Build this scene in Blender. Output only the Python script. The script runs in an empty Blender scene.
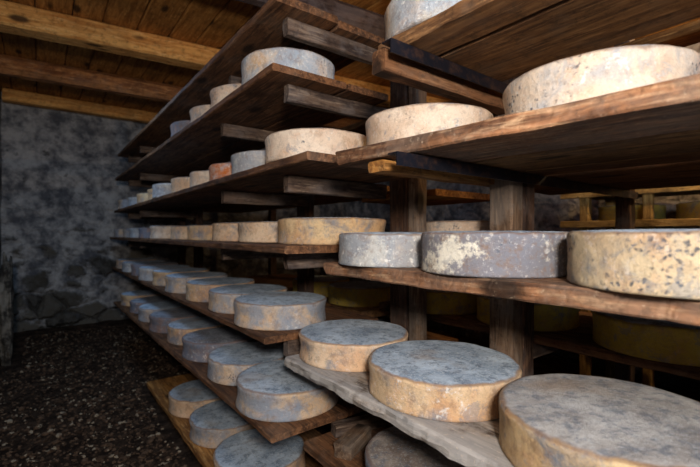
import bpy, bmesh, math, random
from mathutils import Vector, Matrix, noise

# ------------------------------------------------------------ camera, light
S = bpy.context.scene
COL = S.collection
TH = math.radians(37.43)

cam_data = bpy.data.cameras.new('camera')
cam_data.sensor_width = 36.0
cam_data.lens = 405.0 / 700.0 * 36.0
cam_data.clip_start = 0.02
cam_data.dof.use_dof = True
cam_data.dof.focus_distance = 1.15
cam_data.dof.aperture_fstop = 3.2
cam = bpy.data.objects.new('camera', cam_data)
COL.objects.link(cam)
cam.location = (0, 0, 0)
cam.rotation_euler = (math.radians(90), 0, -TH)
S.camera = cam

S.view_settings.view_transform = 'Standard'
S.view_settings.look = 'None'
S.view_settings.gamma = 1.0
S.view_settings.use_curve_mapping = False
S.view_settings.exposure = 0.28

W = bpy.data.worlds.new('world')
S.world = W
W.use_nodes = True
bg = W.node_tree.nodes['Background']
bg.inputs['Color'].default_value = (0.35, 0.55, 1.0, 1)
bg.inputs['Strength'].default_value = 0.25


def light(name, kind, loc, energy, color, size=0.3, target=None, size_y=None, spread=None):
    d = bpy.data.lights.new(name, kind)
    d.energy = energy
    d.color = color
    if kind == 'AREA':
        d.shape = 'RECTANGLE' if size_y else 'DISK'
        d.size = size
        if size_y:
            d.size_y = size_y
        if spread:
            d.spread = math.radians(spread)
    else:
        d.shadow_soft_size = size
    o = bpy.data.objects.new(name, d)
    COL.objects.link(o)
    o.location = loc
    if target is not None:
        o.rotation_euler = (Vector(target) - Vector(loc)).to_track_quat('-Z', 'Y').to_euler()
    return o


# photographer's lamp beside the camera, then two added cool fills, behind and overhead
light('work_lamp', 'AREA', (-0.17, -0.45, 0.34), 31, (1.0, 0.92, 0.84), 0.22, (0.9, 1.5, -0.1))
light('cool_back_fill', 'AREA', (0.15, -1.35, 0.95), 16, (0.46, 0.70, 1.0), 0.9, (0.6, 3.0, -0.6), 0.9)  # added cool fill from behind the camera, source unseen
light('cool_overhead_fill', 'AREA', (0.15, 3.1, 1.22), 8, (0.42, 0.66, 1.0), 0.5, (0.5, 3.4, -1.0))  # no fixture here; fill added to cool the wheel tops and far wall

# ------------------------------------------------------------ node helpers


class NT:
    def __init__(self, name):
        self.m = bpy.data.materials.new(name)
        self.m.use_nodes = True
        self.t = self.m.node_tree
        self.t.nodes.clear()
        self.out = self.n('ShaderNodeOutputMaterial')
        self.b = self.n('ShaderNodeBsdfPrincipled')
        self.t.links.new(self.b.outputs[0], self.out.inputs[0])

    def n(self, ty, **kw):
        x = self.t.nodes.new(ty)
        for k, v in kw.items():
            setattr(x, k, v)
        return x

    def l(self, a, b):
        self.t.links.new(a, b)

    def coords(self, scale=(1, 1, 1), rand=True):
        tc = self.n('ShaderNodeTexCoord')
        mp = self.n('ShaderNodeMapping')
        mp.inputs['Scale'].default_value = scale
        self.l(tc.outputs['Object'], mp.inputs['Vector'])
        if rand:
            oi = self.n('ShaderNodeObjectInfo')
            ma = self.n('ShaderNodeMath', operation='MULTIPLY')
            ma.inputs[1].default_value = 57.0
            self.l(oi.outputs['Random'], ma.inputs[0])
            self.l(ma.outputs[0], mp.inputs['Location'])
        return mp.outputs[0]

    def noise(self, vec, scale, detail=4, rough=0.55, dist=0.0):
        x = self.n('ShaderNodeTexNoise')
        x.inputs['Scale'].default_value = scale
        x.inputs['Detail'].default_value = detail
        x.inputs['Roughness'].default_value = rough
        x.inputs['Distortion'].default_value = dist
        self.l(vec, x.inputs['Vector'])
        return x.outputs['Fac']

    def voro(self, vec, scale, feature='F1', out='Distance'):
        x = self.n('ShaderNodeTexVoronoi', feature=feature)
        x.inputs['Scale'].default_value = scale
        self.l(vec, x.inputs['Vector'])
        return x.outputs[out]

    def ramp(self, fac, lo, hi):
        x = self.n('ShaderNodeMapRange', interpolation_type='SMOOTHSTEP')
        x.inputs['From Min'].default_value = lo
        x.inputs['From Max'].default_value = hi
        self.l(fac, x.inputs['Value'])
        return x.outputs[0]

    def math(self, op, a, b):
        x = self.n('ShaderNodeMath', operation=op)
        for i, v in enumerate((a, b)):
            if isinstance(v, (int, float)):
                x.inputs[i].default_value = v
            else:
                self.l(v, x.inputs[i])
        return x.outputs[0]

    def mix(self, fac, a, b, mode='MIX'):
        x = self.n('ShaderNodeMix', data_type='RGBA', blend_type=mode)
        if isinstance(fac, (int, float)):
            x.inputs[0].default_value = fac
        else:
            self.l(fac, x.inputs[0])
        for i, v in ((6, a), (7, b)):
            if isinstance(v, tuple):
                x.inputs[i].default_value = (v[0], v[1], v[2], 1)
            else:
                self.l(v, x.inputs[i])
        return x.outputs[2]

    def bump(self, h, strength, dist, prev=None):
        x = self.n('ShaderNodeBump')
        x.inputs['Strength'].default_value = strength
        x.inputs['Distance'].default_value = dist
        self.l(h, x.inputs['Height'])
        if prev is not None:
            self.l(prev, x.inputs['Normal'])
        return x.outputs[0]

    def done(self, color, rough, normal=None, spec=0.3, metal=0.0):
        if isinstance(color, tuple):
            self.b.inputs['Base Color'].default_value = (*color, 1)
        else:
            self.l(color, self.b.inputs['Base Color'])
        if isinstance(rough, (int, float)):
            self.b.inputs['Roughness'].default_value = rough
        else:
            self.l(rough, self.b.inputs['Roughness'])
        self.b.inputs['Specular IOR Level'].default_value = spec
        self.b.inputs['Metallic'].default_value = metal
        if normal is not None:
            self.l(normal, self.b.inputs['Normal'])
        return self.m


def rgb(r, g, b):
    f = lambda c: ((c / 255 + 0.055) / 1.055) ** 2.4 if c > 10 else c / 255 / 12.92
    return (f(r), f(g), f(b))


def cheese_mat(name, c1, c2, top1=(144, 160, 178), top2=(198, 211, 223), mold=0.4, spots=0.2, white=0.3,
               moldc=(106, 120, 138), patch=0.0, grime=0.4, topspeck=0.6):
    t = NT(name)
    v = t.coords()
    side = t.mix(t.ramp(t.noise(v, 7, 3), 0.38, 0.62), rgb(*c1), rgb(*c2))
    side = t.mix(t.math('MULTIPLY', t.ramp(t.noise(v, 24, 5, 0.7), 0.50, 0.68), 0.35), side, rgb(204, 146, 98))
    # grey-blue bloom, in patches
    m = t.ramp(t.math('ADD', t.math('MULTIPLY', t.noise(v, 9, 6, 0.68, 0.4), 1.0), mold * 0.45 - 0.2), 0.38, 0.62)
    side = t.mix(t.math('MULTIPLY', m, 0.8), side, rgb(*moldc))
    # white bloom, fine
    wb = t.math('MULTIPLY', t.ramp(t.noise(v, 48, 6, 0.75), 0.54, 0.68), t.ramp(t.noise(v, 6, 2), 0.4, 0.65))
    side = t.mix(t.math('MULTIPLY', wb, white * 1.6), side, rgb(232, 230, 224))
    if patch > 0:
        pm = t.math('MULTIPLY', t.ramp(t.math('ADD', t.math('MULTIPLY', t.noise(v, 10, 4, 0.6), 0.6), t.math('MULTIPLY', t.noise(v, 75, 8, 0.85), 0.4)), 0.52, 0.58), patch)
        side = t.mix(pm, side, rgb(240, 232, 212))
    # dark blue-black specks in clusters
    dn = t.n('ShaderNodeTexNoise')
    dn.inputs['Scale'].default_value = 60
    dn.inputs['Detail'].default_value = 3
    t.l(v, dn.inputs['Vector'])
    ds = t.n('ShaderNodeVectorMath', operation='SCALE')
    ds.inputs['Scale'].default_value = 0.022
    t.l(dn.outputs['Color'], ds.inputs[0])
    da = t.n('ShaderNodeVectorMath', operation='ADD')
    t.l(v, da.inputs[0])
    t.l(ds.outputs[0], da.inputs[1])
    sp = t.math('SUBTRACT', 1.0, t.ramp(t.voro(da.outputs[0], 85), 0.16, 0.46))
    cl_ = t.ramp(t.math('ADD', t.noise(v, 6.5, 4, 0.6), t.math('MULTIPLY', t.noise(v, 90, 2), 0.25)), 0.78 - spots * 0.20, 0.84 - spots * 0.16)
    side = t.mix(t.math('MULTIPLY', t.math('MULTIPLY', sp, cl_), 0.9), side, rgb(62, 72, 86))
    sm2 = t.math('MULTIPLY', t.ramp(t.noise(v, 40, 8, 0.8), 0.57, 0.66), t.math('MULTIPLY', cl_, min(1.0, 0.4 + spots)))
    side = t.mix(sm2, side, rgb(84, 94, 106))
    # coarse all-over grain of the rind
    side = t.mix(t.math('MULTIPLY', t.ramp(t.noise(v, 95, 7, 0.85), 0.5, 0.6), 0.22), side, rgb(126, 112, 104))
    side = t.mix(t.math('MULTIPLY', t.ramp(t.noise(v, 80, 7, 0.85, 0.3), 0.56, 0.62), white * 0.5), side, rgb(238, 232, 226))
    # grime worked into the rind, mottled
    gr = t.ramp(t.noise(v, 30, 8, 0.78), 0.5, 0.62)
    side = t.mix(t.math('MULTIPLY', gr, grime), side, rgb(132, 104, 84))
    gr2 = t.ramp(t.noise(v, 17, 7, 0.75, 0.5), 0.55, 0.62)
    side = t.mix(t.math('MULTIPLY', gr2, 0.45), side, rgb(*moldc))
    # top face
    tp = t.mix(t.ramp(t.noise(v, 9, 6, 0.65), 0.35, 0.65), rgb(*top1), rgb(*top2))
    tp = t.mix(t.math('MULTIPLY', t.ramp(t.noise(v, 34, 7, 0.8), 0.47, 0.62), 0.7), tp, rgb(92, 102, 116))
    tp = t.mix(t.math('MULTIPLY', t.ramp(t.noise(v, 120, 5, 0.8), 0.52, 0.6), topspeck), tp, rgb(214, 220, 224))
    tp = t.mix(t.math('MULTIPLY', t.ramp(t.noise(v, 5, 4, 0.6), 0.56, 0.72), 0.45), tp, rgb(166, 142, 118))
    at = t.n('ShaderNodeAttribute', attribute_name='topness')
    tf = t.math('ADD', at.outputs['Fac'], t.math('MULTIPLY', t.math('SUBTRACT', t.noise(v, 22, 4), 0.5), 0.7))
    col = t.mix(t.ramp(tf, 0.42, 0.72), side, tp)
    # brown rubbed rim line
    rm = t.math('MULTIPLY', t.ramp(tf, 0.2, 0.42), t.math('SUBTRACT', 1.0, t.ramp(tf, 0.5, 0.8)))
    col = t.mix(t.math('MULTIPLY', rm, 0.55), col, rgb(118, 84, 58))
    n1 = t.bump(t.noise(v, 55, 8, 0.8), 0.9, 0.007)
    n2 = t.bump(t.noise(v, 14, 4, 0.6), 0.5, 0.008, n1)
    n3 = t.bump(t.math('MULTIPLY', t.ramp(t.voro(v, 90), 0.05, 0.3), 1.0), 0.25, 0.002, n2)
    return t.done(col, 0.85, n3, 0.2)


def wood_mat(name, dark, mid, light_, grey=None, greyamt=0.0, saw=0.0, rough=0.8, fleck=0.0, knots=True):
    t = NT(name)
    v = t.coords((1, 1, 1))
    st = t.n('ShaderNodeMapping')
    st.inputs['Scale'].default_value = (0.9, 9, 9)
    t.l(v, st.inputs['Vector'])
    s = st.outputs[0]
    g = t.noise(s, 4, 7, 0.65, 0.8)
    col = t.mix(t.ramp(g, 0.36, 0.64), rgb(*dark), rgb(*mid))
    col = t.mix(t.math('MULTIPLY', t.ramp(t.noise(s, 11, 5, 0.6), 0.5, 0.7), 0.7), col, rgb(*light_))
    # dirt ground into the grain, and broad stains
    col = t.mix(t.math('MULTIPLY', t.ramp(t.noise(v, 32, 8, 0.8), 0.5, 0.64), 0.55), col, rgb(*[int(c * 0.45) for c in dark]))
    col = t.mix(t.math('MULTIPLY', t.ramp(t.noise(v, 3.2, 4), 0.48, 0.7), 0.5), col, rgb(*[int(c * 0.55) for c in dark]))
    if grey:
        gm = t.math('MULTIPLY', t.ramp(t.noise(v, 7, 6, 0.7), 0.55 - greyamt * 0.3, 0.72 - greyamt * 0.3), greyamt)
        col = t.mix(gm, col, rgb(*grey))
    if knots:
        ks = t.n('ShaderNodeMapping')
        ks.inputs['Scale'].default_value = (3.0, 7.5, 7.5)
        t.l(v, ks.inputs['Vector'])
        k = t.voro(ks.outputs[0], 0.9)
        col = t.mix(t.math('MULTIPLY', t.math('SUBTRACT', 1.0, t.ramp(k, 0.09, 0.2)), 0.85), col, rgb(24, 15, 10))
    if fleck > 0:
        f = t.ramp(t.noise(v, 70, 5, 0.7), 0.6, 0.68)
        col = t.mix(t.math('MULTIPLY', f, fleck), col, rgb(206, 186, 160))
    nb = t.bump(g, 0.35, 0.003)
    nb = t.bump(t.noise(s, 26, 6, 0.7), 0.5, 0.0025, nb)
    if saw > 0:
        w = t.n('ShaderNodeTexWave', wave_type='BANDS', bands_direction='DIAGONAL')
        w.inputs['Scale'].default_value = 19
        w.inputs['Distortion'].default_value = 14
        w.inputs['Detail'].default_value = 3
        t.l(v, w.inputs['Vector'])
        nb = t.bump(w.outputs['Fac'], saw * 0.4, 0.003, nb)
        col = t.mix(t.math('MULTIPLY', t.ramp(w.outputs['Fac'], 0.5, 0.9), 0.14 * saw), col, rgb(*[int(c * 0.5) for c in dark]))
    return t.done(col, rough, nb, 0.25)


M = {}
M['cream'] = cheese_mat('rind_cream', (226, 206, 184), (214, 186, 160), mold=0.15, spots=0.5, white=0.6, grime=0.3)
M['creamspot'] = cheese_mat('rind_cream_spotted', (212, 192, 158), (200, 172, 138), mold=0.2, spots=1.25, white=0.3, grime=0.35)
M['bluegrey'] = cheese_mat('rind_blue_grey', (206, 202, 194), (210, 188, 164), mold=0.75, spots=0.45, white=0.9, moldc=(146, 154, 164), patch=0.35)
M['greypatch'] = cheese_mat('rind_grey_patched', (158, 146, 138), (146, 142, 144), mold=0.9, spots=0.45, white=0.9,
                            moldc=(118, 120, 130), patch=0.8, grime=0.6)
M['tan'] = cheese_mat('rind_tan', (226, 198, 166), (216, 178, 142), mold=0.2, spots=0.2, white=0.35)
M['orange'] = cheese_mat('rind_orange', (218, 188, 150), (204, 160, 118), mold=0.3, spots=0.25, white=0.7, top1=(142, 158, 176), top2=(198, 211, 223))
M['gold'] = cheese_mat('rind_gold', (218, 188, 144), (206, 166, 122), mold=0.28, spots=0.1, white=0.3)
M['gold_brown_top'] = cheese_mat('rind_gold_brown_top', (212, 184, 140), (192, 158, 116), mold=0.35, spots=0.35, white=0.3,
                                 top1=(140, 134, 130), top2=(184, 180, 176), grime=0.5, topspeck=0.2)
M['blueorange'] = cheese_mat('rind_blue_orange', (220, 180, 132), (214, 210, 206), mold=0.6, spots=0.3, white=0.9, moldc=(150, 166, 182), patch=0.25)
M['creamblue'] = cheese_mat('rind_cream_blue_specks', (226, 206, 184), (214, 186, 158), mold=0.3, spots=1.0, white=0.7, moldc=(160, 168, 178), grime=0.25)
M['olive'] = cheese_mat('rind_gold_yellow_lit', (212, 184, 84), (190, 160, 70), mold=0.15, spots=0.1, white=0.1, grime=0.3)  # yellow light on the rear wheels is put into the rind colour
M['rust'] = cheese_mat('rind_rust', (206, 112, 44), (196, 104, 46), mold=0.1, spots=0.1, white=0.6, moldc=(170, 180, 190), patch=.3)
M['dusk'] = cheese_mat('rind_dusky', (166, 132, 116), (130, 106, 98), mold=0.6, spots=0.4, white=0.5,
                       top1=(110, 108, 114), top2=(150, 154, 164))
M['mixed'] = cheese_mat('rind_mixed', (214, 182, 146), (192, 172, 152), mold=0.5, spots=0.2, white=0.5, moldc=(134, 148, 164))
M['brownrim'] = cheese_mat('rind_grey_brown_rim', (140, 128, 118), (124, 100, 82), mold=0.7, spots=0.4, white=0.6,
                           top1=(112, 98, 90), top2=(164, 152, 142), topspeck=0.25)

M['shelf'] = wood_mat('shelf_wood', (66, 42, 26), (116, 78, 50), (150, 108, 74), (124, 108, 94), 0.2)
M['shelf_pale'] = wood_mat('shelf_wood_pale', (70, 58, 50), (146, 132, 118), (196, 184, 170), (166, 164, 162), 0.6, fleck=0.5)
M['shelf_red'] = wood_mat('shelf_wood_sawn', (88, 58, 40), (160, 112, 78), (204, 166, 128), (112, 96, 84), 0.5, saw=0.8, fleck=0.3)
M['shelf_brown'] = wood_mat('shelf_wood_brown', (84, 56, 34), (138, 98, 60), (170, 126, 82), (120, 100, 82), 0.3)
M['post'] = wood_mat('post_wood', (78, 58, 44), (128, 102, 80), (160, 136, 112), (120, 112, 104), 0.45)
M['post_dark'] = wood_mat('post_wood_dark', (48, 32, 24), (88, 62, 46), (124, 94, 72), (96, 88, 84), 0.35)
M['batten'] = wood_mat('batten_wood', (58, 44, 38), (102, 82, 68), (140, 120, 102), (118, 110, 106), 0.35)
M['cleat'] = wood_mat('cleat_wood', (116, 74, 36), (176, 122, 62), (208, 160, 98), None, 0, fleck=0.1)
M['beam'] = wood_mat('beam_pine', (190, 126, 62), (230, 172, 98), (242, 194, 126), None, 0)
M['rack_pine'] = wood_mat('rack_pine', (110, 86, 48), (160, 130, 78), (196, 168, 112), None, 0)
M['beam_old'] = wood_mat('beam_old', (124, 76, 44), (176, 118, 70), (206, 154, 104), (120, 104, 92), 0.25)
M['beam_grey'] = wood_mat('beam_grey', (60, 46, 44), (96, 78, 72), (124, 106, 96), (110, 100, 100), 0.5)
M['ceiling'] = wood_mat('ceiling_boards', (140, 90, 40), (190, 130, 64), (214, 158, 88), None, 0)

t = NT('angle_iron')
v = t.coords()
M['iron'] = t.done(t.mix(t.ramp(t.noise(v, 30, 6, 0.7), 0.45, 0.7), rgb(34, 36, 46), rgb(84, 62, 54)), 0.45,
                   t.bump(t.noise(v, 80, 5), 0.3, 0.001), 0.5, 0.7)
t = NT('screw_steel')
M['steel'] = t.done((0.3, 0.3, 0.3), 0.4, None, 0.5, 1.0)
t = NT('bulb_glass')
t.b.inputs['Emission Color'].default_value = (1.0, 0.62, 0.25, 1)
t.b.inputs['Emission Strength'].default_value = 12
M['bulb'] = t.done((1, 0.9, 0.7), 0.3)
t = NT('black_plastic')
M['plastic'] = t.done((0.02, 0.02, 0.02), 0.5)


def wall_mat():
    t = NT('rubble_wall')
    tc = t.n('ShaderNodeTexCoord')
    v = tc.outputs['Object']
    dv = t.n('ShaderNodeVectorMath', operation='ADD')
    nz = t.n('ShaderNodeTexNoise')
    nz.inputs['Scale'].default_value = 5
    nz.inputs['Detail'].default_value = 4
    t.l(v, nz.inputs['Vector'])
    sc = t.n('ShaderNodeVectorMath', operation='SCALE')
    sc.inputs['Scale'].default_value = 0.18
    t.l(nz.outputs['Color'], sc.inputs[0])
    t.l(v, dv.inputs[0])
    t.l(sc.outputs[0], dv.inputs[1])
    st = t.n('ShaderNodeMapping')
    st.inputs['Scale'].default_value = (1, 1, 1.7)
    t.l(dv.outputs[0], st.inputs['Vector'])
    e = t.voro(st.outputs[0], 3.4, 'DISTANCE_TO_EDGE')
    cc = t.voro(st.outputs[0], 3.4, 'F1', 'Color')
    sep = t.n('ShaderNodeSeparateColor')
    t.l(cc, sep.inputs[0])
    stone = t.mix(sep.outputs[0], rgb(50, 47, 43), rgb(104, 97, 86))
    stone = t.mix(t.math('MULTIPLY', t.ramp(t.noise(v, 14, 6, 0.7), 0.4, 0.65), 0.6), stone, rgb(98, 96, 92))
    plaster = t.mix(t.ramp(t.noise(v, 5, 7, 0.7), 0.36, 0.64), rgb(84, 84, 88), rgb(172, 168, 164))
    # plaster holds better high up, the foot of the wall is bare stone
    geo = t.n('ShaderNodeNewGeometry')
    sx = t.n('ShaderNodeSeparateXYZ')
    t.l(v, sx.inputs[0])
    hi = t.math('ADD', t.math('MULTIPLY', t.math('ADD', sx.outputs[2], 0.25), 0.5), t.math('MULTIPLY', t.math('SUBTRACT', t.noise(v, 2.2, 5, 0.65), 0.5), 1.8))
    pf = t.ramp(t.math('ADD', hi, t.math('SUBTRACT', 0.42, e)), 0.0, 0.25)
    col = t.mix(pf, stone, plaster)
    gap = t.math('MULTIPLY', t.math('SUBTRACT', 1.0, t.ramp(e, 0.0, 0.05)), t.math('MULTIPLY', t.math('SUBTRACT', 1.0, pf), 0.7))
    col = t.mix(gap, col, rgb(38, 34, 32))
    col = t.mix(t.math('MULTIPLY', t.ramp(t.noise(v, 9, 5, 0.7), 0.6, 0.7), 0.7), col, rgb(40, 38, 38))
    hgt = t.math('ADD', t.math('MULTIPLY', t.ramp(e, 0.0, 0.14), t.math('SUBTRACT', 1.0, t.math('MULTIPLY', pf, 0.7))),
                 t.math('MULTIPLY', t.noise(v, 16, 8, 0.7), 0.6))
    return t.done(col, 0.95, t.bump(hgt, 0.9, 0.05), 0.1)


M['wall'] = wall_mat()

t = NT('earth_floor')
tc = t.n('ShaderNodeTexCoord')
v = tc.outputs['Object']
c = t.mix(t.ramp(t.noise(v, 12, 8, 0.75), 0.4, 0.66), rgb(36, 26, 20), rgb(74, 58, 46))
c = t.mix(t.math('MULTIPLY', t.ramp(t.noise(v, 55, 6, 0.7), 0.58, 0.7), 0.5), c, rgb(112, 94, 76))
M['floor'] = t.done(c, 0.95, t.bump(t.noise(v, 30, 8, 0.75), 1.0, 0.03), 0.1)
t = NT('pebbles')
v = t.coords(rand=False)
vv = t.voro(v, 45, 'F1', 'Color')
sp = t.n('ShaderNodeSeparateColor')
t.l(vv, sp.inputs[0])
c = t.mix(sp.outputs[0], rgb(34, 25, 19), rgb(92, 72, 56))
c = t.mix(t.ramp(sp.outputs[1], 0.88, 0.92), c, rgb(140, 126, 106))
M['pebble'] = t.done(c, 0.9, t.bump(t.noise(v, 60, 5), 0.5, 0.006), 0.15)
t = NT('rough_stone')
v = t.coords()
c = t.mix(t.ramp(t.noise(v, 8, 7, 0.7), 0.4, 0.62), rgb(50, 46, 42), rgb(128, 120, 108))
M['stone'] = t.done(c, 0.95, t.bump(t.noise(v, 18, 8, 0.7), 0.9, 0.03), 0.1)

# ------------------------------------------------------------ object helpers


def link(name, bm, mat, parent=None, smooth=False):
    me = bpy.data.meshes.new(name)
    bmesh.ops.recalc_face_normals(bm, faces=bm.faces[:])
    bm.to_mesh(me)
    bm.free()
    if smooth:
        for p in me.polygons:
            p.use_smooth = True
    me.materials.append(mat)
    o = bpy.data.objects.new(name, me)
    COL.objects.link(o)
    if parent is not None:
        o.parent = parent
    return o


def tag(o, label=None, cat=None, group=None, kind=None):
    if label:
        o['label'] = label
    if cat:
        o['category'] = cat
    if group:
        o['group'] = group
    if kind:
        o['kind'] = kind
    return o


def empty(name, loc=(0, 0, 0)):
    o = bpy.data.objects.new(name, None)
    COL.objects.link(o)
    o.location = loc
    o.empty_display_size = 0.1
    return o


def board(L, Wd, T, seed, rough=0.002, bev=0.004, step=0.06, taper=0.0, wane=0.0, flat_top=True):
    """sawn board: local x 0..L, y -W/2..W/2, z -T..0 (top at z=0)"""
    bm = bmesh.new()
    b = min(bev, T * 0.3, Wd * 0.3)
    prof = [(-Wd / 2 + b, 0), (0, 0), (Wd / 2 - b, 0), (Wd / 2, -b), (Wd / 2, -T * 0.5), (Wd / 2, -T + b),
            (Wd / 2 - b, -T), (0, -T), (-Wd / 2 + b, -T), (-Wd / 2, -T + b), (-Wd / 2, -T * 0.5), (-Wd / 2, -b)]
    n = max(2, int(L / step))
    rings = []
    for i in range(n + 1):
        x = L * i / n
        k = 1 - taper * (1 - i / n)
        ring = []
        for j, (y, z) in enumerate(prof):
            nv = noise.noise_vector(Vector((x * 9 + seed * 7.3, y * 11 + seed, z * 30 + seed * 3)))
            nf = noise.noise_vector(Vector((x * 38 + seed * 3.1, y * 30, z * 60 + seed)))
            dy = (nv.y * rough * 2.2 + nf.y * rough * 0.8)
            dz = -abs(nv.z) * rough
            top = z > -b * 0.5
            if top and flat_top:
                dz = -abs(nf.z) * 0.0004
            if abs(y) < Wd * 0.3:
                dy = 0
            if wane and j in (3, 2, 4, 5):
                dy -= abs(noise.noise(Vector((x * 3.5 + seed, 2, 3)))) * wane
            dx = nv.x * rough * 2 if i in (0, n) else 0
            ring.append(bm.verts.new((x + dx, y * k + dy, (z * k if not flat_top else z) + dz)))
        rings.append(ring)
    m = len(prof)
    for i in range(n):
        for j in range(m):
            bm.faces.new((rings[i][j], rings[i + 1][j], rings[i + 1][(j + 1) % m], rings[i][(j + 1) % m]))
    bm.faces.new(rings[0])
    bm.faces.new(rings[-1][::-1])
    return bm


def place(o, loc, rx=0, ry=0, rz=0):
    o.location = loc
    o.rotation_euler = (math.radians(rx), math.radians(ry), math.radians(rz))
    return o


SEED = [1]


def seed():
    SEED[0] += 1
    return SEED[0] * 1.37


def along_y(name, mat, x0, x1, y0, y1, ztop, T, parent=None, yaw=0.0, **kw):
    """board lying along the aisle, between x0..x1 and y0..y1; top at ztop"""
    o = link(name, board(y1 - y0, x1 - x0, T, seed(), **kw), mat, parent)
    a = math.radians(yaw)      # turned about its far end
    place(o, ((x0 + x1) / 2 + math.sin(a) * (y1 - y0), y1 - math.cos(a) * (y1 - y0), ztop), 0, 0, 90 + yaw)
    return o


def along_x(name, mat, x0, x1, yc, wid, ztop, T, parent=None, **kw):
    o = link(name, board(x1 - x0, wid, T, seed(), **kw), mat, parent)
    place(o, (x0, yc, ztop))
    return o


def upright(name, mat, x, y, wx, wy, z0, z1, parent=None, rz=0, **kw):
    o = link(name, board(z1 - z0, wy, wx, seed(), flat_top=False, **kw), mat, parent)
    # local x -> up, local y -> world y, local z -> world -x ... centre it
    o.matrix_local = Matrix.Translation((x, y, z0)) @ Matrix.Rotation(math.radians(rz), 4, 'Z') @ \
        Matrix(((0, 0, -1, -wx / 2), (0, 1, 0, 0), (1, 0, 0, 0), (0, 0, 0, 1)))
    return o


def wheel_mesh(r, h, sd, concave=0.35, dome=0.003, ns=88, slump=0.0):
    rnd = random.Random(sd)
    c = concave * 0.0075 * rnd.uniform(0.7, 1.3)
    P = [(0.30, 0.0, 0), (0.75, 0.0, 0), (0.93, 0.0, 0)]
    side = [(-0.004, 0.0), (0.0, 0.004), (-0.002, 0.012), (-c * 0.6, 0.025), (-c, 0.042), (-c * 0.9, 0.055), (-c * 0.55, 0.07),
            (-c * 0.15, 0.082), (0.0, 0.089), (-0.001, 0.094), (-0.004, 0.0975), (-0.010, 0.0995)]
    tops = [0, 0, 0, 0, 0, 0, 0, 0.03, 0.14, 0.3, 0.5, 0.7]
    prof = [(r * a, z, t_) for a, z, t_ in P] + [(r + dr, z / 0.1 * h, t_) for (dr, z), t_ in zip(side, tops)]
    prof += [(r * a, h + dome * (1 - a * a) - (0.0005 if a > 0.85 else 0), 1.0) for a in (0.9, 0.78, 0.6, 0.4, 0.2)]
    bm = bmesh.new()
    lay = bm.verts.layers.float.new('topness')
    a1, a2, ph = rnd.uniform(0, 0.012), rnd.uniform(0, 0.006), rnd.uniform(0, 6.28)
    rings = []
    for (pr, pz, tp) in prof:
        ring = []
        for i in range(ns):
            a = 2 * math.pi * i / ns
            rr = pr * (1 + a1 * math.cos(2 * a + ph) + a2 * math.cos(3 * a + 2 * ph))
            x, y = math.cos(a), math.sin(a)
            n1 = noise.noise(Vector((x * 2.2 + sd, y * 2.2, pz * 12 + sd * 2)))
            n2 = noise.noise(Vector((x * 9 + sd, y * 9, pz * 60)))
            n3 = noise.noise(Vector((x * 22 + sd, y * 22, pz * 150)))
            k = min(1, pr / (r * 0.6))
            if pz > 0.0005:
                rr += (n1 * 0.0035 + n2 * 0.0014 + n3 * 0.0008) * k
            zz = pz
            if tp > 0:
                zz += noise.noise(Vector((x * pr * 14 + sd, y * pr * 14, 5))) * 0.0022 + slump * x * pr / r
            vtx = bm.verts.new((rr * x, rr * y, max(0.0, zz)))
            vtx[lay] = tp
            ring.append(vtx)
        rings.append(ring)
    for a, b in zip(rings, rings[1:]):
        for i in range(ns):
            j = (i + 1) % ns
            bm.faces.new((a[i], a[j], b[j], b[i]))
    cb = bm.verts.new((0, 0, 0))
    cb[lay] = 0
    ct = bm.verts.new((0, 0, h + dome))
    ct[lay] = 1
    for i in range(ns):
        j = (i + 1) % ns
        bm.faces.new((cb, rings[0][j], rings[0][i]))
        bm.faces.new((ct, rings[-1][i], rings[-1][j]))
    return bm


WN = [0]


def wheel(x, y, z, r, h, mat, label, group, concave=0.35, rz=None, slump=0.0, tilt=(0, 0)):
    WN[0] += 1
    ns = 96 if math.hypot(x, y) < 2.2 else 56
    o = link('cheese_wheel', wheel_mesh(r, h, WN[0] * 3.7, concave, ns=ns, slump=slump), M[mat], smooth=True)
    place(o, (x, y, z), tilt[0], tilt[1], rz if rz is not None else (WN[0] * 47) % 360)
    tag(o, label, 'cheese', group)
    return o


# ------------------------------------------------------------ room shell
FZ, CZ = -1.10, 1.46
XL, XR, YB, YF = -0.32, 3.6, 5.5, -1.6


def grid_wall(name, origin, ux, uy, nx, ny, amp, normal, mat, skip=None):
    bm = bmesh.new()
    V = {}
    o = Vector(origin)
    ux, uy, nn = Vector(ux), Vector(uy), Vector(normal)
    for i in range(nx + 1):
        for j in range(ny + 1):
            p = o + ux * (i / nx) + uy * (j / ny)
            cell = noise.voronoi(p * 3.4)[0]
            d = (min(0.25, cell[1] - cell[0]) / 0.25) * amp * 0.35 + noise.noise(p * 2.0) * amp + noise.noise(p * 7.0) * amp * .4
            V[i, j] = bm.verts.new(p + nn * d)
    for i in range(nx):
        for j in range(ny):
            bm.faces.new((V[i, j], V[i + 1, j], V[i + 1, j + 1], V[i, j + 1]))
    # thickness
    res = bmesh.ops.extrude_face_region(bm, geom=bm.faces[:])
    for e in res['geom']:
        if isinstance(e, bmesh.types.BMVert):
            e.co = e.co - nn * 0.3
    ob = link(name, bm, mat, smooth=True)
    ob['kind'] = 'structure'
    return ob


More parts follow.
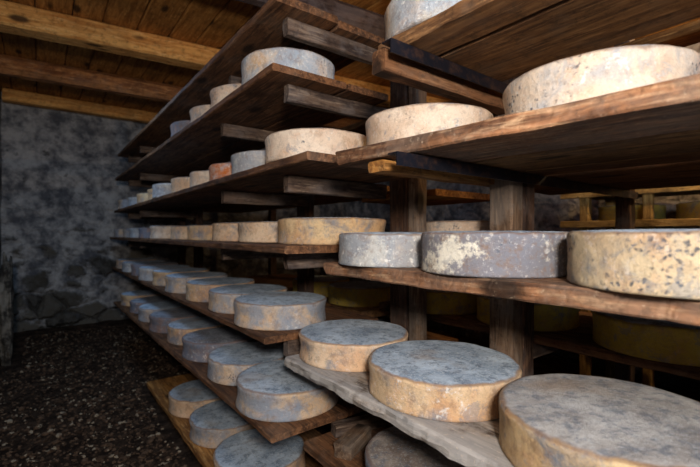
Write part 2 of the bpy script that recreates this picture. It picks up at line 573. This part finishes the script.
grid_wall('wall_back', (XL - 0.1, YB, FZ - 0.1), (XR - XL + 0.2, 0, 0), (0, 0, CZ - FZ + 0.12), 130, 90, 0.03, (0, -1, 0), M['wall'])
grid_wall('wall_left', (XL, YF, FZ - 0.1), (0, YB - YF + 0.1, 0), (0, 0, CZ - FZ + 0.12), 140, 50, 0.02, (1, 0, 0), M['wall'])
grid_wall('wall_right', (XR, YF, FZ - 0.1), (0, YB - YF + 0.1, 0), (0, 0, CZ - FZ + 0.12), 170, 70, 0.035, (-1, 0, 0), M['wall'])
grid_wall('wall_front', (XL + 0.95, YF, FZ - 0.1), (XR - XL - 0.85, 0, 0), (0, 0, CZ - FZ + 0.12), 50, 40, 0.02, (0, 1, 0), M['wall'])

bm = bmesh.new()
NX, NY = 100, 170
V = {}
for i in range(NX + 1):
    for j in range(NY + 1):
        x = XL - 0.1 + (XR - XL + 0.2) * i / NX
        y = YF - 0.2 + (YB - YF + 0.3) * j / NY
        z = FZ + noise.noise(Vector((x * 2.5, y * 2.5, 0))) * 0.018 + noise.noise(Vector((x * 9, y * 9, 1))) * 0.012
        z += 0.07 * max(0, (y - 4.6) / 0.9) ** 2
        V[i, j] = bm.verts.new((x, y, z))
for i in range(NX):
    for j in range(NY):
        bm.faces.new((V[i, j], V[i + 1, j], V[i + 1, j + 1], V[i, j + 1]))
res = bmesh.ops.extrude_face_region(bm, geom=bm.faces[:])
for e in res['geom']:
    if isinstance(e, bmesh.types.BMVert):
        e.co.z = FZ - 0.25
fl = link('floor', bm, M['floor'], smooth=True)
fl['kind'] = 'structure'

# ceiling boards run along the aisle, laid over the beams
cl = empty('ceiling')
cl['kind'] = 'structure'
rnd = random.Random(5)
x = XL - 0.1
while x < XR + 0.1:
    w = rnd.uniform(0.17, 0.21)
    along_y('ceiling_board', M['ceiling'], x, x + w - .006, YF - 0.1, YB + 0.1, CZ + 0.03 + rnd.uniform(0, 0.003), 0.03, cl,
            step=0.3, rough=0.0015, bev=0.007)
    x += w
bm = bmesh.new()
bmesh.ops.create_cube(bm, size=1, matrix=Matrix.Translation(((XL + XR) / 2, (YF + YB) / 2, CZ + .06)) @ Matrix.Diagonal((XR - XL + .5, YB - YF + .5, .05, 1)))
link('light_stop_slab', bm, M['beam_grey'], cl)  # unseen slab added to stop light leaking between the boards
BT = 0.15
for yb, mat, lab, wd, rg in [
        (5.36, 'beam', 'slim pale wooden ceiling beam lying along the far stone wall', 0.12, 0.003),
        (4.37, 'beam_old', 'dark reddish rough ceiling beam, second from the far stone wall', 0.15, 0.009),
        (3.40, 'beam', 'broad pale orange squared ceiling beam with knots, third from far wall', 0.15, 0.003),
        (2.30, 'beam_grey', 'dark grey-brown ceiling beam nearest, crossing above the topmost far board', 0.13, 0.005),
        (0.55, 'beam_old', 'ceiling beam above the near shelves', 0.15, 0.006)]:
    if yb < 1:
        continue
    o = along_x('ceiling_beam', M[mat], XL + 0.02, XR, yb, wd, CZ - 0.004, BT if yb != 5.36 else 0.12, rough=rg, bev=0.012 if rg < 0.005 else 0.035, step=0.08)
    o.rotation_euler.z = -math.radians({5.36: 0.5, 4.37: 5, 3.40: 7, 2.30: 7}[yb])
    tag(o, lab, 'beam')

# ------------------------------------------------------------ shelves


def shelf(name_mat, x0, x1, y0, y1, z, T, label, group=None, **kw):
    o = along_y('shelf_board', M[name_mat], x0, x1, y0, y1, z, T, **kw)
    tag(o, label, 'shelf board', group)
    return o


YE = 5.2
shelf('shelf', .64, .90, 1.25, 4.8, .825, .028, 'dark board topmost on the far rack, outer of two, with no cheese on it', step=.09)
shelf('shelf', .915, 1.16, 1.27, 4.8, .825, .028, 'dark board topmost on the far rack, inner of two')
shelf('shelf', .62, .93, 1.24, 4.85, .577, .026, 'outer board of the far rack carrying the four highest cheeses')
shelf('shelf', .94, 1.15, 1.24, 4.85, .577, .026, 'inner board behind the four highest cheeses of the far rack')
shelf('shelf', .62, .93, 1.02, 4.9, .243, .026, 'outer board under the blue-grey and rusty cheeses, third level of far rack')
shelf('shelf', .94, 1.15, 1.12, 4.9, .243, .026, 'inner board of the third level of the far rack')
shelf('shelf', .625, .93, 1.16, 5.3, -.040, .026, 'outer board at eye level on the far rack under golden cheeses')
shelf('shelf', .94, 1.15, 1.16, 5.2, -.040, .026, 'inner board at eye level on the far rack behind golden cheeses')
shelf('shelf', .62, .93, 1.30, 5.08, -.363, .024, 'outer board of the far rack just below eye level, pointed near corner')
shelf('shelf', .94, 1.15, 1.305, 5.08, -.363, .024, 'inner board of the far rack just below eye level')
shelf('shelf', .540, .84, 1.15, 4.32, -.632, .022, 'outer dark board of the low far shelf with blue-topped cheeses', yaw=.55)
shelf('shelf', .88, 1.15, 1.16, 4.30, -.632, .026, 'inner board of the low far shelf under blue-topped cheeses')
shelf('cleat', .585, .93, 1.05, 3.08, -1.028, .03, 'orange-brown board just off the floor carrying three cheeses')
shelf('shelf_brown', .94, 1.15, 1.1, 3.05, -1.028, .03, 'inner board beside the floor-level orange-brown board')

# near rack
shelf('shelf_brown', .685, .795, -.9, .775, .482, .034, 'narrow front board of the highest near shelf, lit edge', yaw=0.5, rough=.003, step=.03)
shelf('shelf_brown', .808, 1.085, -.9, .78, .482, .034, 'wide board with knots beside the narrow front board, highest near shelf', yaw=0.5)
shelf('cleat', 1.365, 1.46, -.9, 1.20, .560, .03, 'pale rail beyond the dark gap of the highest near shelf')
shelf('shelf_red', .667, .90, -.9, .945, .232, .036, 'splintered front board under the two big pale cheeses, upper near shelf', yaw=6.5, rough=.004, step=.025)
shelf('shelf_brown', .915, 1.165, -.9, .95, .229, .034, 'second board from the front of the upper near shelf, seen from below', yaw=6.5)
shelf('shelf_brown', 1.20, 1.345, -.9, .70, .229, .034, 'narrow short board stopping at the two-tone post, upper near shelf', yaw=6.5)
shelf('shelf_brown', 1.37, 1.70, -.9, 1.0, .229, .034, 'fourth board from the front of the upper near shelf, behind the post', yaw=6.5)
shelf('shelf', 1.718, 2.06, -.9, 1.0, .229, .034, 'rearmost board of the upper near shelf, seen from below', yaw=6.5)
shelf('shelf_red', .755, 1.0, -.9, 1.13, -.097, .038, 'reddish sawn board at eye level under three grey and cream cheeses', yaw=1.0, rough=.004, step=.025)
shelf('shelf_pale', 1.045, 1.19, -.9, .62, -.097, .034, 'inner board behind the reddish sawn board at eye level')
shelf('shelf_pale', .655, .86, -.9, 1.22, -.416, .034, 'weathered grey front board under the big slate-topped cheeses', rough=.006, step=.02)
shelf('shelf_pale', .878, 1.10, -.9, 1.19, -.416, .034, 'weathered grey inner board under the big slate-topped cheeses')
shelf('shelf', .72, 1.10, -.9, 1.20, -.712, .034, 'low near board under the brown-rimmed cheese and wood offcuts')
# back row boards of the rack
shelf('shelf', 1.37, 1.95, -.9, 1.9, -.045, .03, 'board in the rack behind, at eye level, carrying one pale cheese')
shelf('shelf', 1.375, 1.62, -.9, 1.56, -.352, .034, 'board behind the posts carrying dim yellow cheeses', rough=.004)
shelf('shelf', 1.63, 1.95, -.9, 1.56, -.352, .034, 'rear board behind the posts beside the dim yellow cheeses')
shelf('shelf_brown', 1.30, 1.95, 1.60, 3.6, -.40, .034, 'board behind the far rack post with dim yellow cheeses', rough=.004)
shelf('shelf_brown', 1.30, 1.95, 1.50, 3.6, -.62, .034, 'lowest board visible in the dark behind the far rack')
shelf('cleat', 1.30, 1.95, 1.75, 4.8, .28, .03, 'orange board behind the far rack, above eye level')
shelf('shelf_brown', 1.30, 1.95, 1.2, 4.8, .575, .03, 'brown board behind the far rack, high up')
shelf('cleat', 1.40, 1.90, 1.20, 1.72, .20, .03, 'short orange-brown board glimpsed between the two middle posts')

# ------------------------------------------------------------ rack frames


def iron_angle(x0, x1, y, ztop, parent):
    bm = bmesh.new()
    h_, w_, t_ = 0.032, 0.032, 0.004
    prof = [(0, 0), (w_, 0), (w_, -t_), (t_, -t_), (t_, -h_), (0, -h_)]
    a = [bm.verts.new((x0, p[0], p[1])) for p in prof]
    b = [bm.verts.new((x1, p[0], p[1])) for p in prof]
    for i in range(6):
        j = (i + 1) % 6
        bm.faces.new((a[i], a[j], b[j], b[i]))
    bm.faces.new(a[::-1])
    bm.faces.new(b)
    o = link('angle_iron', bm, M['iron'], parent)
    o.location = (0, y, ztop)
    o['label'] = 'dark metal angle bar'
    return o


rk = empty('storage_rack', (1.2, .72, FZ))
tag(rk, 'near frame of wooden posts, cross battens and dark angle irons holding right shelves', 'shelf frame')


def sub(o, parent):
    o.parent = parent
    o.matrix_parent_inverse = parent.matrix_basis.inverted() if False else Matrix.Translation(-parent.location)
    return o


def posts(parent, spots):
    for (x, y, wx, wy, mat, z0, z1) in spots:
        sub(upright('post', M[mat], x, y, wx, wy, z0, z1, rough=.003, bev=.006, step=.08), parent)


posts(rk, [(1.236, .758, .072, .084, 'post', FZ - .03, CZ - .175), (1.310, .756, .072, .080, 'post_dark', FZ - .03, CZ - .175),
           (2.16, .72, .07, .06, 'post_dark', FZ - .03, CZ - .175)])
for (x0, x1, y, zt) in [(.632, 2.19, .672, .4445), (.655, 2.19, .676, .1905)]:
    sub(iron_angle(x0, x1, y, zt, None), rk)
for (x0, x1, y, w, zt, T, mat) in [(.650, 1.19, .735, .05, .4445, .055, 'shelf'), (.70, 1.19, .80, .06, .1905, .028, 'cleat'),
                                   (1.05, 1.95, .68, .05, -.139, .05, 'batten'), (.80, 1.19, .68, .05, -.454, .05, 'batten'),
                                   (.80, 1.19, .68, .05, -.750, .05, 'batten'), (1.36, 1.95, .79, .05, -.080, .05, 'batten'), (1.36, 1.95, .76, .05, -.391, .05, 'batten')]:
    sub(along_x('cross_batten', M[mat], x0, x1, y, w, zt, T, rough=.003), rk)

rk2 = empty('storage_rack', (1.2, 1.3, FZ))
tag(rk2, 'far frame of dark wooden posts and pale-ended cross battens holding left shelves', 'shelf frame')
py = [(1.245, 1.28), (1.245, 2.06), (1.245, 4.1), (1.245, 4.7)]
for i, (x, y) in enumerate(py):
    posts(rk2, [(x, y - (.03 if i == 0 else 0), .07, .10 if i == 0 else .09, 'post_dark', FZ - .03, CZ - .175)])
posts(rk2, [(1.245, 1.165, .06, .055, 'post', FZ - .03, CZ - .175), (2.05, 2.06, .07, .07, 'post_dark', FZ - .03, CZ - .175),
            (2.05, 4.1, .07, .07, 'post_dark', FZ - .03, CZ - .175)])
for zt in (.794, .548, .214, -.069, -.390, -.661, -1.063):
    T = .062
    for k, y in enumerate((1.33, 1.99, 4.07, 4.67)):
        x0 = .72
        if zt == -.661 and k == 0:
            x0 = .92
        if zt == -1.063:
            if k > 1:
                continue
            T, x0 = .030, .68
        if zt > .7 and k == 1:
            x0 = .76
        sub(along_x('cross_batten', M['batten'], x0, 1.208, y, .036, zt, T, rough=.003), rk2)

# rack against the right wall, behind
rk3 = empty('wall_rack', (3.2, .6, FZ))
tag(rk3, 'warm-lit wooden rack against the stone wall at far right rear', 'rack')
posts(rk3, [(2.96, 1.22, .06, .06, 'rack_pine', FZ - .03, .9), (2.96, .86, .05, .05, 'rack_pine', FZ - .03, .9), (2.96, -.3, .06, .06, 'rack_pine', FZ - .03, .9),
            (3.4, 1.22, .06, .06, 'rack_pine', FZ - .03, .9), (3.4, -.3, .06, .06, 'rack_pine', FZ - .03, .9)])
for zt in (.285, .085, -.25, -.6):
    sub(along_y('rail', M['rack_pine'], 2.90, 2.925, -.9, 1.36, zt, .045, rough=.002), rk3)
    sub(along_y('rack_shelf', M['rack_pine'], 2.93, 3.48, -.9, 1.34, zt, .025, rough=.002), rk3)

# ------------------------------------------------------------ cheese wheels
ordn = ['nearest', 'second', 'third', 'fourth', 'fifth', 'sixth', 'seventh', 'eighth', 'ninth', 'tenth']
look = {'cream': 'pale cream', 'bluegrey': 'blue-grey bloomed', 'tan': 'tan', 'orange': 'orange-tan', 'gold': 'golden', 'rust': 'rusty orange',
        'dusk': 'dusky pink-brown', 'mixed': 'tan and grey mottled', 'blueorange': 'pale blue and orange mottled'}
rows = [
    ('on the highest loaded far shelf', 'cheeses on the highest loaded far shelf', .81, .577,
     [(1.48, .19, 'blueorange'), (1.86, .18, 'cream'), (2.23, .18, 'cream'), (2.61, .18, 'dusk')]),
    ('on the far shelf just above eye level', 'cheeses on the far shelf above eye level', .815, .243,
     [(1.24, .188, 'cream'), (1.63, .185, 'bluegrey'), (1.985, .165, 'rust'), (2.31, .155, 'cream'), (2.655, .175, 'tan'), (3.05, .185, 'bluegrey'),
      (3.41, .165, 'gold'), (3.76, .17, 'gold'), (4.2, .185, 'bluegrey'), (4.62, .185, 'mixed')]),
    ('on the eye-level far shelf', 'cheeses on the eye-level far shelf', None, -.040,
     [(1.355, .218, 'gold', .945), (1.78, .188, 'tan', .920), (2.145, .165, 'tan', .895), (2.505, .184, 'gold', .887), (2.88, .18, 'tan', .876),
      (3.39, .198, 'cream', .868), (3.81, .19, 'dusk', .852), (4.21, .185, 'bluegrey', .840), (4.59, .18, 'mixed', .838), (4.97, .185, 'mixed', .815)]),
    ('on the far shelf below eye level', 'cheeses on the far shelf below eye level', .81, -.363,
     [(1.52, .188, 'mixed'), (1.897, .188, 'mixed'), (2.285, .188, 'orange'), (2.69, .19, 'mixed'), (3.09, .19, 'gold'), (3.50, .19, 'bluegrey'),
      (3.93, .19, 'dusk'), (4.37, .19, 'bluegrey'), (4.84, .19, 'tan')]),
    ('on the low far shelf', 'cheeses on the low far shelf', .757, -.632,
     [(1.37, .192, 'mixed'), (1.755, .188, 'mixed'), (2.14, .188, 'dusk'), (2.505, .175, 'orange'), (2.88, .188, 'dusk'), (3.265, .188, 'mixed'),
      (3.65, .188, 'dusk'), (4.07, .19, 'gold')]),
    ('on the floor-level orange board', 'cheeses on the floor-level board', .775, -1.028,
     [(1.65, .197, 'tan'), (2.07, .190, 'mixed'), (2.47, .188, 'tan')]),
]
for where, grp, X, Z, L in rows:
    rn = random.Random(len(grp) * 3 + 1)
    for i, (y, r, mt, *own) in enumerate(L):
        hh = rn.uniform(.088, .100) if i else {.577: .108, -.04: .098, -1.028: .088}.get(Z, .096)
        n = ordn[i] if i < 10 else 'last'
        if i == len(L) - 1 and len(L) > 4:
            n = 'farthest'
        lab = '%s cheese wheel, %s %s' % (look[mt], n, where)
        xx = own[0] if own else X + rn.uniform(-.012, .012)
        wheel(xx, y, Z, r, hh, mt, lab, grp, concave=rn.uniform(.3, .8))

# near rack, front row
g = 'large cheeses on the right-hand shelves'
wheel(.865, .675, .483, .185, .10, 'blueorange', 'grey and orange mottled cheese wheel on highest near shelf, cut by photo top', g, .3)
wheel(.930, .83, .233, .188, .106, 'cream', 'smooth cream cheese wheel at left end of upper near shelf', g, .5)
wheel(.975, .385, .233, .188, .103, 'creamblue', 'big cream cheese wheel with blue specks at right of upper near shelf', g, .7)
wheel(.890, .952, -.096, .165, .098, 'bluegrey', 'pale blue-grey cheese wheel at left end of the eye-level sawn board', g, .3)
wheel(.925, .602, -.096, .182, .100, 'greypatch', 'dark grey cheese wheel with white patches, middle of eye-level sawn board', g, .3)
wheel(.925, .215, -.096, .184, .101, 'creamspot', 'cream-yellow cheese wheel with blue-black spots at right of eye-level board', g, .2)
wheel(.862, 1.105, -.416, .189, .082, 'tan', 'slate-topped pale tan cheese wheel at left end of weathered grey board', g, .6)
wheel(.855, .712, -.416, .197, .082, 'orange', 'slate-topped orange-sided cheese wheel in middle of weathered grey board', g, .5)
wheel(.845, .30, -.416, .200, .090, 'gold_brown_top', 'largest slate-topped golden-sided cheese wheel, bottom right corner', g, .5)
wheel(.875, .765, -.712, .185, .10, 'brownrim', 'grey cheese wheel with brown rim under the weathered board, bottom edge', g, .4)

g = 'dim cheeses on the rear row'
wheel(1.56, 1.17, -.045, .19, .10, 'cream', 'pale cheese wheel seen between posts behind the eye-level sawn board', g)
wheel(1.52, 1.27, -.352, .19, .10, 'olive', 'dim yellow cheese wheel behind the posts, left of the nearer one', g)
wheel(1.56, .87, -.352, .19, .10, 'olive', 'dim yellow cheese wheel just left of the two-tone post', g)
wheel(1.54, .40, -.352, .197, .10, 'olive', 'big dim olive-yellow cheese wheel in the dark at right', g)
wheel(1.50, 1.86, -.40, .19, .10, 'olive', 'dim yellow cheese wheel behind the far rack, right of its neighbour', g)
wheel(1.50, 2.28, -.40, .19, .10, 'olive', 'dim yellow cheese wheel behind the far rack, left of its neighbour', g)
wheel(1.52, 1.84, -.62, .19, .10, 'dusk', 'dim grey cheese wheel low in the dark behind the far rack', g)
g = 'cheeses on the wall rack'
wheel(3.17, 1.02, .085, .19, .10, 'olive', 'warm-lit yellow cheese wheel at left end of rear wall rack', g)
wheel(3.17, .58, .085, .19, .10, 'olive', 'warm-lit cheese wheel on rear wall rack right of its dark post', g)
wheel(3.17, .62, .285, .19, .09, 'bluegrey', 'pale blue cheese wheel on top of rear wall rack, left one', g)
wheel(3.17, .18, .285, .19, .09, 'bluegrey', 'pale blue cheese wheel on top of rear wall rack, at photo edge', g)

# ------------------------------------------------------------ small things
g = 'wood offcuts on the low near board'
for (x, y, z, L, w_, T, rz, mt, lab) in [
        (.76, 1.03, -.712 + .045, .15, .06, .045, 25, 'post', 'pale short wood offcut lying on the low near board'),
        (.82, 1.17, -.712 + .04, .20, .05, .04, -12, 'batten', 'grey wood offcut at rear of the low near board')]:
    o = link('wood_offcut', board(L, w_, T, seed(), rough=.003), M[mt])
    place(o, (x, y, z), 0, 0, rz)
    tag(o, lab, 'wood', g)

# rough upright stone at the left wall
bm = bmesh.new()
bmesh.ops.create_icosphere(bm, subdivisions=5, radius=1)
for vt in bm.verts:
    p = vt.co.copy()
    k = 1 + noise.noise(p * 1.6) * .3 + noise.noise(p * 4) * .12 + noise.noise(p * 11) * .05
    q = Vector([math.copysign(abs(c) ** .75, c) for c in p])
    vt.co = Vector((q.x * .05, q.y * .14, q.z * .46)) * k
o = link('standing_stone', bm, M['stone'], smooth=True)
place(o, (-.225, 4.5, FZ + .42))
tag(o, 'rough pale-edged stone standing against the left wall', 'stone')

# gravel
rn = random.Random(11)
bm = bmesh.new()
base = bmesh.new()
bmesh.ops.create_icosphere(base, subdivisions=1, radius=1)
bv = [v_.co.copy() for v_ in base.verts]
bf = [[v_.index for v_ in f.verts] for f in base.faces]
base.free()
for i in range(7500):
    y = rn.uniform(.6, 5.3)
    x = rn.uniform(-.28, .56 if y < 3.2 else 1.15)
    if y > 4.25 and x < -.12:
        continue
    s = rn.uniform(.004, .012) * (1.0 if rn.random() < .9 else 1.9)
    z = FZ + noise.noise(Vector((x * 2.5, y * 2.5, 0))) * 0.018 + noise.noise(Vector((x * 9, y * 9, 1))) * 0.012
    z += 0.07 * max(0, (y - 4.6) / 0.9) ** 2 + s * .2
    R = Matrix.Rotation(rn.uniform(0, 6.28), 3, 'Z') @ Matrix.Rotation(rn.uniform(-.4, .4), 3, 'X')
    sx, sy, sz = s * rn.uniform(.8, 1.4), s * rn.uniform(.7, 1.1), s * rn.uniform(.4, .75)
    vs = [bm.verts.new(R @ Vector((c.x * sx * rn.uniform(.8, 1.2), c.y * sy * rn.uniform(.8, 1.2), c.z * sz)) + Vector((x, y, z))) for c in bv]
    for f in bf:
        bm.faces.new([vs[k] for k in f])
o = link('gravel', bm, M['pebble'])
tag(o, 'dark gravel and small pale stones scattered over the earth floor', 'gravel', kind='stuff')

# bulb in the rear aisle
bl = empty('hanging_bulb', (2.55, .25, CZ))
tag(bl, 'bare warm bulb hanging in the aisle behind the racks', 'lamp')


def lathe(prof, ns=24):
    bm = bmesh.new()
    R_ = [[bm.verts.new((r * math.cos(6.28318 * i / ns), r * math.sin(6.28318 * i / ns), z)) for i in range(ns)] for r, z in prof]
    for a, b in zip(R_, R_[1:]):
        for i in range(ns):
            j = (i + 1) % ns
            bm.faces.new((a[i], a[j], b[j], b[i]))
    bm.faces.new(R_[0])
    bm.faces.new(R_[-1])
    return bm


link('cord', lathe([(.003, -.30), (.003, 0)]), M['plastic'], bl)
link('socket', lathe([(.018, -.35), (.019, -.31), (.012, -.295), (.004, -.29)]), M['plastic'], bl, True)
link('bulb', lathe([(.006, -.462), (.022, -.452), (.031, -.43), (.029, -.405), (.018, -.375), (.014, -.35)]), M['bulb'], bl, True)
light('bulb_glow', 'POINT', (2.55, .25, CZ - .53), 30, (1.0, .66, .32), .04)
